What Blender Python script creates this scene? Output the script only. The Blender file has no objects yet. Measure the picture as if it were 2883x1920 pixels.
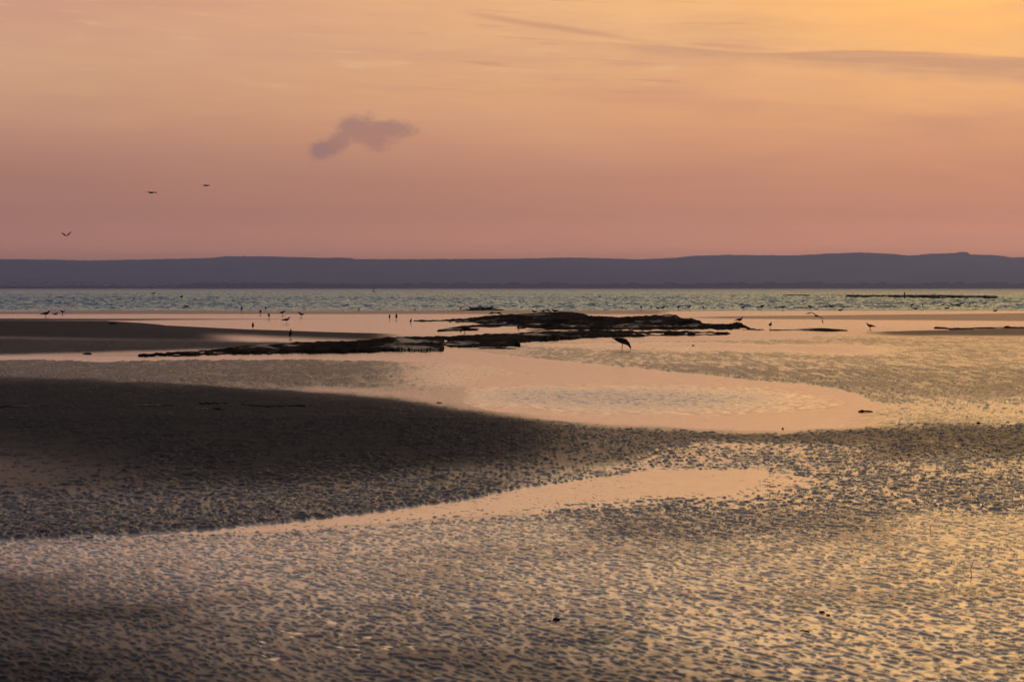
import bpy, bmesh, math, random
import numpy as np
from mathutils import Vector, Matrix

random.seed(7)
rng = np.random.default_rng(11)
scene = bpy.context.scene
col = scene.collection

# ------------------------------------------------------------------ camera
W, H = 2883.0, 1920.0
FPX = W * 100.0 / 36.0
EYE = 1.70
HZ = 811.0
PITCH = math.atan((H / 2 - HZ) / FPX)
cd = bpy.data.cameras.new("camera")
cam = bpy.data.objects.new("camera", cd)
col.objects.link(cam)
cam.location = (0, 0, EYE)
cam.rotation_euler = (math.pi / 2 - PITCH, 0, 0)
cd.lens = 100; cd.sensor_width = 36; cd.sensor_fit = 'HORIZONTAL'
cd.clip_start = 0.1; cd.clip_end = 60000
cd.dof.use_dof = True; cd.dof.focus_distance = 80; cd.dof.aperture_fstop = 13
scene.camera = cam

scene.view_settings.view_transform = 'Standard'
scene.view_settings.look = 'None'
scene.view_settings.exposure = 0.0
scene.view_settings.gamma = 1.0
scene.render.engine = 'CYCLES'
scene.cycles.use_denoising = True
scene.cycles.use_adaptive_sampling = True
scene.cycles.adaptive_threshold = 0.01
scene.cycles.max_bounces = 6
scene.cycles.volume_bounces = 2
scene.cycles.sample_clamp_indirect = 4.0


def lin(c):
    return tuple((v / 255 / 12.92) if v / 255 <= 0.04045 else ((v / 255 + 0.055) / 1.055) ** 2.4 for v in c)


# ------------------------------------------------------------------ node expression helper
class Ex:
    def __init__(s, nt, sock): s.nt, s.s = nt, sock
    def _m(s, op, *o, clamp=False):
        n = s.nt.nodes.new('ShaderNodeMath'); n.operation = op; n.use_clamp = clamp
        for i, v in enumerate((s,) + o):
            if isinstance(v, Ex): s.nt.links.new(v.s, n.inputs[i])
            else: n.inputs[i].default_value = v
        return Ex(s.nt, n.outputs[0])
    def __add__(s, o): return s._m('ADD', o)
    __radd__ = __add__
    def __mul__(s, o): return s._m('MULTIPLY', o)
    __rmul__ = __mul__
    def __sub__(s, o): return s._m('SUBTRACT', o)
    def __rsub__(s, o): return (s * -1.0) + o
    def __truediv__(s, o): return s._m('DIVIDE', o)
    def mx(s, o): return s._m('MAXIMUM', o)
    def mn(s, o): return s._m('MINIMUM', o)
    def cl(s): return s._m('ADD', 0.0, clamp=True)
    def pw(s, o): return s._m('POWER', o)
    def ab(s): return s._m('ABSOLUTE')
    def sm(s, a, b, t0=0.0, t1=1.0):
        n = s.nt.nodes.new('ShaderNodeMapRange'); n.interpolation_type = 'SMOOTHSTEP'
        s.nt.links.new(s.s, n.inputs[0])
        if a <= b:
            vals = (a, b, t0, t1)
        else:
            vals = (b, a, t1, t0)
        for i, v in enumerate(vals): n.inputs[i + 1].default_value = v
        return Ex(s.nt, n.outputs[0])


def xyz(nt, x, y, z):
    n = nt.nodes.new('ShaderNodeCombineXYZ')
    for i, v in enumerate((x, y, z)):
        if isinstance(v, Ex): nt.links.new(v.s, n.inputs[i])
        else: n.inputs[i].default_value = v
    return n.outputs[0]


def noise(nt, vec, scale, detail=4, rough=0.55, dist=0.0):
    n = nt.nodes.new('ShaderNodeTexNoise')
    n.inputs['Scale'].default_value = scale; n.inputs['Detail'].default_value = detail
    n.inputs['Roughness'].default_value = rough; n.inputs['Distortion'].default_value = dist
    nt.links.new(vec, n.inputs['Vector'])
    return Ex(nt, n.outputs[0])


def ramp(nt, fac, stops):
    n = nt.nodes.new('ShaderNodeValToRGB')
    cr = n.color_ramp
    while len(cr.elements) > 1: cr.elements.remove(cr.elements[-1])
    for i, (p, c) in enumerate(stops):
        e = cr.elements[0] if i == 0 else cr.elements.new(p)
        e.position = p; e.color = tuple(c) + (1,)
    nt.links.new(fac.s, n.inputs[0])
    return n.outputs[0]


def mixc(nt, fac, a, b, mode='MIX'):
    n = nt.nodes.new('ShaderNodeMix'); n.data_type = 'RGBA'; n.blend_type = mode
    if isinstance(fac, Ex): nt.links.new(fac.s, n.inputs[0])
    else: n.inputs[0].default_value = fac
    for i, v in ((6, a), (7, b)):
        if isinstance(v, (tuple, list)): n.inputs[i].default_value = tuple(v)[:3] + (1,)
        else: nt.links.new(v, n.inputs[i])
    return n.outputs[2]


def curve(nt, x, pts, x0, x1, y0, y1):
    """piecewise curve y(x) through pts"""
    n = nt.nodes.new('ShaderNodeFloatCurve')
    t = (x - x0) / (x1 - x0)
    nt.links.new(t.cl().s, n.inputs['Value'])
    c = n.mapping.curves[0]
    q = [((a - x0) / (x1 - x0), (b - y0) / (y1 - y0)) for a, b in pts]
    c.points[0].location = q[0]; c.points[1].location = q[-1]
    for p in q[1:-1]: c.points.new(*p)
    n.mapping.update()
    return Ex(nt, n.outputs[0]) * (y1 - y0) + y0


# ------------------------------------------------------------------ world: dusk sky
SUN_AZ, SUN_EL = 24.0, 7.0
world = bpy.data.worlds.new("World"); scene.world = world
world.use_nodes = True
nt = world.node_tree; nt.nodes.clear()
out = nt.nodes.new('ShaderNodeOutputWorld')
bg = nt.nodes.new('ShaderNodeBackground')
tc = nt.nodes.new('ShaderNodeTexCoord')
sx = nt.nodes.new('ShaderNodeSeparateXYZ'); nt.links.new(tc.outputs['Generated'], sx.inputs[0])
X, Y, Z = (Ex(nt, sx.outputs[i]) for i in range(3))
AZ = X._m('ARCTAN2', Y) * 57.2958
EL = Z._m('ARCSINE') * 57.2958
T = (EL.mx(0.0) / 90.0)._m('SQRT')

def stops(lst):
    return [(math.sqrt(e / 90), lin(c)) for e, c in lst]
r_left = ramp(nt, T, stops([(0, (212, 148, 132)), (0.8, (196, 138, 122)), (1.5, (184, 130, 115)), (2.2, (186, 132, 114)),
    (3, (204, 148, 122)), (3.8, (216, 164, 130)), (4.8, (216, 162, 136)), (5.8, (214, 158, 138)), (7.5, (178, 146, 130)),
    (10, (136, 126, 122)), (14, (98, 108, 124)), (20, (82, 96, 120)), (35, (58, 78, 110)), (60, (50, 68, 104)), (90, (48, 66, 102))]))
r_right = ramp(nt, T, stops([(0, (246, 178, 156)), (0.8, (232, 166, 142)), (1.5, (222, 158, 130)), (2.2, (226, 160, 124)),
    (3, (240, 174, 126)), (3.8, (250, 188, 130)), (4.8, (255, 202, 138)), (5.8, (255, 202, 130)), (7.5, (255, 212, 148)),
    (10, (255, 220, 168)), (14, (200, 180, 148)), (20, (104, 116, 132)), (35, (66, 86, 116)), (60, (52, 70, 106)), (90, (48, 66, 102))]))
azf = AZ.sm(-16, 14)
veil = mixc(nt, azf, r_left, r_right)
veil = mixc(nt, azf * 1.0, veil, mixc(nt, 1.0, veil, (1.14, 1.04, 0.92), 'MULTIPLY'))
veil = mixc(nt, EL.sm(1.6, 0.0), veil, mixc(nt, 1.0, veil, (2.0, 1.85, 1.5), 'MULTIPLY'))
veil = mixc(nt, EL.sm(2.6, 1.2), veil, mixc(nt, 1.0, veil, (1.18, 1.10, 0.99), 'MULTIPLY'))
veil = mixc(nt, EL.sm(3.2, 5.5) * AZ.sm(1.0, 9.0), veil, mixc(nt, 1.0, veil, (1.08, 1.0, 0.82), 'MULTIPLY'))
glow = EL.sm(4.7, 8.0) * EL.sm(17, 10)  # extra brightness added to the sky, mostly above the view, to lift water reflections
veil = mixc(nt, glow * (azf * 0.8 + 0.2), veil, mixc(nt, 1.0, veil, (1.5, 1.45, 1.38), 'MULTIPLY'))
# broad soft unevenness of the veil
uv = xyz(nt, AZ * 0.10, EL * 0.55, 0.0)
n1 = noise(nt, uv, 1.0, 3, 0.5)
veil = mixc(nt, n1.sm(0.35, 0.75) * EL.sm(1.0, 3.5) * 0.22, veil, lin((255, 205, 150)))
n1b = noise(nt, xyz(nt, AZ * 0.16 + 9.0, EL * 1.0, 3.0), 1.0, 4, 0.5)
veil = mixc(nt, n1b.sm(0.45, 0.75) * EL.sm(1.0, 3.5) * 0.30, veil, lin((200, 140, 125)))
n1c = noise(nt, xyz(nt, AZ * 0.55 + 2.0, (EL + AZ * 0.03) * 4.5, 8.0), 1.0, 5, 0.65)
veil = mixc(nt, n1c.sm(0.35, 0.65) * 0.10, veil, lin((196, 140, 126)))
# fine cirrus streaks, slightly sloping down to the right
sl = EL + AZ * 0.05
n2 = noise(nt, xyz(nt, AZ * 0.35, sl * 5.5, 7.0), 1.0, 5, 0.6)
st = n2.sm(0.55, 0.72) * EL.sm(3.2, 4.2) * AZ.sm(-5.5, -1.0) * AZ.sm(6.5, 2.0)
veil = mixc(nt, st * 0.55, veil, lin((206, 146, 124)))
n3 = noise(nt, xyz(nt, AZ * 0.5 + 4.0, sl * 4.0, 2.0), 1.0, 4, 0.6)
st2 = n3.sm(0.55, 0.75) * EL.sm(3.5, 4.5)
veil = mixc(nt, st2 * 0.40, veil, lin((255, 206, 150)))
# long mauve cirrus band on the right
PX = lambda p: (p - 1441) / 139.8
PY = lambda p: (811 - p) / 139.8
wob = noise(nt, xyz(nt, AZ * 0.9, EL * 1.2, 1.0), 1.0, 4, 0.6) * 0.24 - 0.12
up = curve(nt, AZ, [(PX(1400), PY(100)), (PX(1700), PY(120)), (PX(1900), PY(132)), (PX(2100), PY(150)), (PX(2400), PY(147)), (PX(2883), PY(172)), (PX(3600), PY(240))], -2, 16, 3, 6)
lo = curve(nt, AZ, [(PX(1400), PY(118)), (PX(1700), PY(142)), (PX(1900), PY(165)), (PX(2100), PY(182)), (PX(2400), PY(212)), (PX(2883), PY(252)), (PX(3600), PY(330))], -2, 16, 3, 6)
e2 = EL + wob * 0.35
band = (up - e2).sm(0.0, 0.06) * (e2 + wob * 0.8 - lo).sm(-0.12, 0.22) * AZ.sm(0.2, 2.6) * AZ.sm(16, 11)
nb = noise(nt, xyz(nt, AZ * 0.5, sl * 6.0, 5.0), 1.0, 4, 0.6)
veil = mixc(nt, band * (nb.sm(0.25, 0.6) * 0.40 + 0.42), veil, lin((218, 162, 126)))
# thin streak at the top centre
thin = ((EL + AZ * 0.16 - PY(62)) + wob * 0.3).ab()
tb = thin.sm(0.10, 0.0) * AZ.sm(-1.2, -0.2) * AZ.sm(4.0, 0.8)
veil = mixc(nt, tb * 0.45, veil, lin((198, 142, 118)))
# the one small ragged cloud, left of centre
def blob(cx, cy, rx, ry, rot=0.0):
    dx = AZ - PX(cx); dy = EL - PY(cy)
    c, s = math.cos(rot), math.sin(rot)
    u = (dx * c + dy * s) / (rx / 139.8); v = (dy * c - dx * s) / (ry / 139.8)
    return (u * u + v * v)._m('SQRT')
b = blob(914, 424, 44, 27, 0.25)._m('MINIMUM', blob(1000, 364, 54, 36, 0.35)).mn(blob(1085, 368, 88, 26, 0.04)).mn(blob(1045, 388, 60, 32, -0.4)).mn(blob(952, 402, 64, 27, 0.7))
nc = noise(nt, xyz(nt, AZ * 3.4, EL * 6.0, 0.0), 1.0, 8, 0.68, 0.4)
cl = (b + (nc - 0.5) * 1.7).sm(1.35, 0.55)
shade = blob(900, 430, 70, 40).sm(1.6, 0.0)
cc = mixc(nt, (shade + (EL - PY(400)).sm(0.0, 0.35) * 0.6).cl(), lin((172, 124, 116)), lin((132, 112, 118)))
veil = mixc(nt, cl * 0.56, veil, cc)
# the quarter of the sky away from the glow is dim; a Nishita sky shows through there
sky = nt.nodes.new('ShaderNodeTexSky'); sky.sky_type = 'NISHITA'; sky.sun_disc = False
sky.sun_elevation = math.radians(SUN_EL); sky.sun_rotation = math.radians(SUN_AZ)
sky.air_density = 1.6; sky.dust_density = 3.0; sky.ozone_density = 2.0
nish = mixc(nt, 1.0, sky.outputs[0], (0.05, 0.05, 0.05), 'MULTIPLY')
away = AZ.ab().sm(25, 120)
base = mixc(nt, 0.25 + EL.sm(15, 60) * 0.35, veil, nish)
dimf = away * 0.72
base = mixc(nt, dimf, base, lin((58, 60, 72)))
base = mixc(nt, EL.sm(0.0, -1.0), base, lin((40, 36, 36)))
base = mixc(nt, (EL.sm(8, 20) + away).cl(), veil, base)
nt.links.new(base, bg.inputs[0]); bg.inputs[1].default_value = 1.0
nt.links.new(bg.outputs[0], out.inputs[0])

sd = bpy.data.lights.new("sun", 'SUN'); sun = bpy.data.objects.new("sun", sd); col.objects.link(sun)
sd.energy = 0.12; sd.angle = math.radians(14); sd.color = (1.0, 0.72, 0.42)
az, el = math.radians(SUN_AZ), math.radians(SUN_EL)
dirv = Vector((math.sin(az) * math.cos(el), math.cos(az) * math.cos(el), math.sin(el)))
sun.rotation_euler = (-dirv).to_track_quat('-Z', 'Y').to_euler()

# ------------------------------------------------------------------ geometry helpers
cp, sp = math.cos(PITCH), math.sin(PITCH)

def proj(x, y, z=0.0):
    """where a world point stands, measured in the survey grid of the photograph"""
    h = EYE - z
    F = y * cp + h * sp
    U = y * sp - h * cp
    F = np.where(F < 0.5, 0.5, F)
    return W / 2 + FPX * x / F, H / 2 - FPX * U / F

def ground(px, py, z=0.0):
    """the ground point (height z) for a survey position"""
    a = (px - W / 2) / FPX; b = (H / 2 - py) / FPX
    d = Vector((a, cp + b * sp, -sp + b * cp))
    t = (z - EYE) / d.z
    return Vector((d.x * t, d.y * t, z))

def at(px, py, dist):
    """point at a given depth"""
    a = (px - W / 2) / FPX; b = (H / 2 - py) / FPX
    d = Vector((a, cp + b * sp, -sp + b * cp))
    t = dist / d.y
    return Vector((d.x * t, dist, EYE + d.z * t))

def hash2(ix, iy, seed):
    h = (ix.astype(np.int64) * 374761393 + iy.astype(np.int64) * 668265263 + seed * 974711) & 0x7fffffff
    h = ((h ^ (h >> 13)) * 1274126177) & 0x7fffffff
    h = h ^ (h >> 16)
    return (h & 0xffff) / 65535.0

def vnoise(x, y, seed=0):
    ix = np.floor(x); iy = np.floor(y); fx = x - ix; fy = y - iy
    u = fx * fx * (3 - 2 * fx); v = fy * fy * (3 - 2 * fy)
    a = hash2(ix, iy, seed); b = hash2(ix + 1, iy, seed); c = hash2(ix, iy + 1, seed); d = hash2(ix + 1, iy + 1, seed)
    return (a * (1 - u) + b * u) * (1 - v) + (c * (1 - u) + d * u) * v * 1.0

def fbm(x, y, seed=0, octv=4, gain=0.5):
    s = 0; a = 1; t = 0
    for i in range(octv):
        s = s + a * vnoise(x * 2 ** i + i * 13.7, y * 2 ** i + i * 7.3, seed + i); t += a; a *= gain
    return s / t

def sstep(a, b, x):
    t = np.clip((x - a) / (b - a), 0, 1); return t * t * (3 - 2 * t)

def grid_mesh(name, verts, nr, nc, keep=None, attrs=None, smooth=True, close=False):
    i = np.arange(nr * nc).reshape(nr, nc)
    q = np.stack([i[:-1, :-1], i[:-1, 1:], i[1:, 1:], i[1:, :-1]], -1).reshape(-1, 4)
    if keep is not None:
        k = keep.reshape(nr, nc)
        kk = (k[:-1, :-1] | k[:-1, 1:] | k[1:, 1:] | k[1:, :-1]).reshape(-1)
        q = q[kk]
        used = np.unique(q); remap = -np.ones(nr * nc, dtype=np.int64); remap[used] = np.arange(len(used))
        q = remap[q]; verts = verts[used]
        if attrs: attrs = {a: v.reshape(-1)[used] for a, v in attrs.items()}
    me = bpy.data.meshes.new(name)
    me.vertices.add(len(verts)); me.vertices.foreach_set('co', verts.astype(np.float32).ravel())
    me.loops.add(len(q) * 4); me.loops.foreach_set('vertex_index', q.astype(np.int32).ravel())
    me.polygons.add(len(q))
    me.polygons.foreach_set('loop_start', np.arange(0, len(q) * 4, 4, dtype=np.int32))
    me.polygons.foreach_set('loop_total', np.full(len(q), 4, dtype=np.int32))
    if smooth: me.polygons.foreach_set('use_smooth', np.ones(len(q), dtype=bool))
    me.update(calc_edges=True)
    if attrs:
        for a, v in attrs.items():
            at_ = me.attributes.new(a, 'FLOAT', 'POINT'); at_.data.foreach_set('value', v.reshape(-1).astype(np.float32))
    return me

def link(name, me, mat=None, parent=None, **props):
    o = bpy.data.objects.new(name, me); col.objects.link(o)
    if mat is not None and me is not None and not me.materials: me.materials.append(mat)
    if parent is not None: o.parent = parent
    for k, v in props.items():
        if v is not None: o[k] = v
    return o

def new_mat(name):
    m = bpy.data.materials.new(name); m.use_nodes = True
    t = m.node_tree; b = t.nodes['Principled BSDF']
    return m, t, b

def attr(t, name):
    n = t.nodes.new('ShaderNodeAttribute'); n.attribute_name = name
    return Ex(t, n.outputs['Fac'])

def objco(t, sc=(1, 1, 1)):
    g = t.nodes.new('ShaderNodeNewGeometry')
    m = t.nodes.new('ShaderNodeMapping'); m.inputs['Scale'].default_value = sc
    t.links.new(g.outputs['Position'], m.inputs[0]); return m.outputs[0]

def bump(t, b, hgt, dist, strength=1.0):
    n = t.nodes.new('ShaderNodeBump'); n.inputs['Distance'].default_value = dist; n.inputs['Strength'].default_value = strength
    t.links.new(hgt.s, n.inputs['Height']); t.links.new(n.outputs[0], b.inputs['Normal']); return n

def ruffle(t, vec, scale, k, detail=3):
    """wavelet facets: tilts the surface normal by a noise of fixed size on the ground"""
    n = t.nodes.new('ShaderNodeTexNoise'); n.inputs['Scale'].default_value = scale; n.inputs['Detail'].default_value = detail; n.inputs['Roughness'].default_value = 0.6
    t.links.new(vec, n.inputs['Vector'])
    sb = t.nodes.new('ShaderNodeVectorMath'); sb.operation = 'SUBTRACT'; t.links.new(n.outputs['Color'], sb.inputs[0]); sb.inputs[1].default_value = (0.5, 0.5, 0.5)
    ml = t.nodes.new('ShaderNodeVectorMath'); ml.operation = 'MULTIPLY'; t.links.new(sb.outputs[0], ml.inputs[0])
    t.links.new(xyz(t, k, k, 0.0), ml.inputs[1])
    g = t.nodes.new('ShaderNodeNewGeometry')
    ad = t.nodes.new('ShaderNodeVectorMath'); ad.operation = 'ADD'; t.links.new(ml.outputs[0], ad.inputs[0]); t.links.new(g.outputs['Normal'], ad.inputs[1])
    nm = t.nodes.new('ShaderNodeVectorMath'); nm.operation = 'NORMALIZE'; t.links.new(ad.outputs[0], nm.inputs[0])
    return nm.outputs[0]

# ------------------------------------------------------------------ materials
m_sand, t, b = new_mat('wet_sand')
P = objco(t)
wet = attr(t, 'wet')
g1 = noise(t, objco(t, (1, 1, 1)), 2.2, 5, 0.6)
g2 = noise(t, P, 60.0, 3, 0.6)
dry = mixc(t, g1.sm(0.3, 0.7), (0.040, 0.046, 0.062), (0.024, 0.029, 0.041))
dry = mixc(t, g2.sm(0.45, 0.75) * 0.5, dry, (0.04, 0.034, 0.032))
wetc = mixc(t, g1.sm(0.3, 0.7), (0.050, 0.042, 0.040), (0.034, 0.031, 0.032))
g3 = noise(t, objco(t, (0.9, 2.6, 1)), 1.0, 6, 0.7)
dry = mixc(t, g3.sm(0.42, 0.62) * 0.6, dry, (0.060, 0.058, 0.064))
t.links.new(mixc(t, wet, dry, wetc), b.inputs['Base Color'])
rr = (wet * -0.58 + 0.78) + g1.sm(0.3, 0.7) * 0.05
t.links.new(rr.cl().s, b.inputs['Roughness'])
b.inputs['IOR'].default_value = 1.45
t.links.new((wet * 0.35 + 0.02).s, b.inputs['Specular IOR Level'])
bn_ = bump(t, b, noise(t, P, 30.0, 3, 0.6), 0.0022, 0.6)
gl = t.nodes.new('ShaderNodeBsdfGlossy'); gl.inputs['Roughness'].default_value = 0.15; gl.inputs['Color'].default_value = (0.95, 0.95, 0.95, 1)
rf = ruffle(t, P, 17.0, attr(t, 'grain') * 0.95, 3)
t.links.new(rf, gl.inputs['Normal'])
lw = t.nodes.new('ShaderNodeLayerWeight'); lw.inputs['Blend'].default_value = 0.5; t.links.new(rf, lw.inputs['Normal'])
film = wet.sm(0.25, 1.0) * (Ex(t, lw.outputs['Facing']).pw(wet * -1.9 + 3.7) * 0.94 + 0.02)
ms = t.nodes.new('ShaderNodeMixShader'); t.links.new(film.s, ms.inputs[0])
t.links.new(b.outputs[0], ms.inputs[1]); t.links.new(gl.outputs[0], ms.inputs[2])
t.links.new(ms.outputs[0], t.nodes['Material Output'].inputs['Surface'])

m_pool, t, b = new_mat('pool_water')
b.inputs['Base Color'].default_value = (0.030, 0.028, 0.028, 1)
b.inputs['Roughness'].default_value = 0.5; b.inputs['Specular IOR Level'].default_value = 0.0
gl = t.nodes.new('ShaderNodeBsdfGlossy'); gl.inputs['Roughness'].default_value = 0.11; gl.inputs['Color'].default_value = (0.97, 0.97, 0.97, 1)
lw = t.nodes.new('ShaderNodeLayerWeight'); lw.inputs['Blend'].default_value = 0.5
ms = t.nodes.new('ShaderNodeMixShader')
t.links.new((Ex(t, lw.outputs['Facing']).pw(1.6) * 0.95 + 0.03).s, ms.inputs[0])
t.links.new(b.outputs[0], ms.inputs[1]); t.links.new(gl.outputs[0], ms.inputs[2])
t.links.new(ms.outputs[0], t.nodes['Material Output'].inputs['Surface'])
g = t.nodes.new('ShaderNodeNewGeometry'); s3 = t.nodes.new('ShaderNodeSeparateXYZ'); t.links.new(g.outputs['Position'], s3.inputs[0])
px_, py_ = Ex(t, s3.outputs[0]), Ex(t, s3.outputs[1])
ec = ground(1790, 1118)
u = (px_ - ec.x) / 2.9; v = (py_ - ec.y) / 6.2
wn = noise(t, objco(t, (0.35, 0.12, 1)), 1.0, 3)
em = ((u * u + v * v)._m('SQRT') + (wn - 0.5) * 0.9).sm(1.15, 0.15)
wv = noise(t, objco(t, (3.2, 1.3, 1)), 2.0, 4, 0.6)
t.links.new(ruffle(t, objco(t, (3.2, 1.3, 1)), 3.4, em * 2.0 + 0.03), gl.inputs['Normal'])
t.links.new((em * 0.10 + 0.15).s, gl.inputs['Roughness'])
t.links.new(bn_.outputs[0], gl.inputs['Normal'])

m_sea, t, b = new_mat('sea_water')
b.inputs['Base Color'].default_value = (0.010, 0.175, 0.200, 1)
b.inputs['Roughness'].default_value = 0.14; b.inputs['IOR'].default_value = 1.33
b.inputs['Specular IOR Level'].default_value = 0.0; b.inputs['Roughness'].default_value = 0.6
gs_ = t.nodes.new('ShaderNodeNewGeometry'); ss_ = t.nodes.new('ShaderNodeSeparateXYZ'); t.links.new(gs_.outputs['Position'], ss_.inputs[0])
rf = ruffle(t, objco(t, (1.0, 0.45, 1)), 2.0, Ex(t, ss_.outputs[1]).sm(1000, 4000) * 1.6 + 1.7)
gl = t.nodes.new('ShaderNodeBsdfGlossy'); gl.inputs['Roughness'].default_value = 0.14; gl.inputs['Color'].default_value = (0.70, 0.88, 1.0, 1)
lw = t.nodes.new('ShaderNodeLayerWeight'); lw.inputs['Blend'].default_value = 0.5
t.links.new(rf, lw.inputs['Normal']); t.links.new(rf, gl.inputs['Normal'])
ms = t.nodes.new('ShaderNodeMixShader'); t.links.new((Ex(t, lw.outputs['Facing']).pw(2.6) * 0.82 + 0.02).s, ms.inputs[0])
t.links.new(b.outputs[0], ms.inputs[1]); t.links.new(gl.outputs[0], ms.inputs[2]); t.links.new(ms.outputs[0], t.nodes['Material Output'].inputs['Surface'])

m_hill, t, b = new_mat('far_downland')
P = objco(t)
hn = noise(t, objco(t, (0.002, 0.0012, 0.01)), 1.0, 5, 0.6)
t.links.new(mixc(t, hn.sm(0.4, 0.65), (0.020, 0.030, 0.045), (0.13, 0.14, 0.15)), b.inputs['Base Color'])  # blue tint puts some of the distance haze into the hill colour
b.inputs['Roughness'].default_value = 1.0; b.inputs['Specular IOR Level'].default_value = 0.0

m_wood, t, b = new_mat('far_wood')
hn = noise(t, objco(t, (0.03, 0.03, 0.1)), 1.0, 3, 0.6)
t.links.new(mixc(t, hn.sm(0.4, 0.65), (0.012, 0.018, 0.014), (0.03, 0.035, 0.022)), b.inputs['Base Color'])
b.inputs['Roughness'].default_value = 1.0; b.inputs['Specular IOR Level'].default_value = 0.0

m_rock, t, b = new_mat('weedy_rock')
n_ = noise(t, objco(t, (1.1, 0.35, 3.0)), 1.0, 5, 0.6)
n2_ = noise(t, objco(t, (6, 3, 9)), 1.0, 4, 0.6)
c_ = mixc(t, n_.sm(0.42, 0.66), (0.009, 0.008, 0.007), (0.062, 0.038, 0.017))
c_ = mixc(t, n2_.sm(0.5, 0.75) * 0.7, c_, (0.003, 0.004, 0.0035))
t.links.new(c_, b.inputs['Base Color'])
gn_ = t.nodes.new('ShaderNodeNewGeometry'); sn_ = t.nodes.new('ShaderNodeSeparateXYZ'); t.links.new(gn_.outputs['Normal'], sn_.inputs[0])
shine = noise(t, objco(t, (0.5, 0.16, 1.0)), 1.0, 4, 0.6).sm(0.54, 0.64) * Ex(t, sn_.outputs[2]).sm(0.75, 0.96)
t.links.new((shine * -0.55 + 0.9).s, b.inputs['Roughness']); t.links.new((shine * 0.6 + 0.02).s, b.inputs['Specular IOR Level'])
bump(t, b, n2_, 0.06, 1.0)

def plain(name, c, rough=0.8, vary=0.3, sc=30.0, spec=0.3):
    m, t, b = new_mat(name)
    n = noise(t, objco(t), sc, 3, 0.6)
    t.links.new(mixc(t, n.sm(0.35, 0.65), c, tuple(v * (1 - vary) for v in c)), b.inputs['Base Color'])
    b.inputs['Roughness'].default_value = rough; b.inputs['Specular IOR Level'].default_value = spec
    return m
m_dark_plumage = plain('brown_backlit_plumage', (0.030, 0.024, 0.020))  # very dark brown, with the gulls' backlit shade put into the colour
m_grey_plumage = plain('grey_plumage', (0.075, 0.085, 0.095))
m_pale_plumage = plain('pale_plumage', (0.22, 0.25, 0.28))
m_stone = plain('dark_stone', (0.022, 0.019, 0.018), 0.6, 0.4, 12)
m_hull = plain('dark_hull', (0.03, 0.03, 0.035), 0.5)
m_sail = plain('pale_sail', (0.55, 0.52, 0.50), 0.8, 0.1)
m_wood_post = plain('weathered_wood', (0.04, 0.032, 0.026), 0.9)

# ------------------------------------------------------------------ shore survey: height and wetness of the flats
def C(*p):
    xs = np.array(p[0::2], float); ys = np.array(p[1::2], float)
    return lambda x: np.interp(x, xs, ys)

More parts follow.
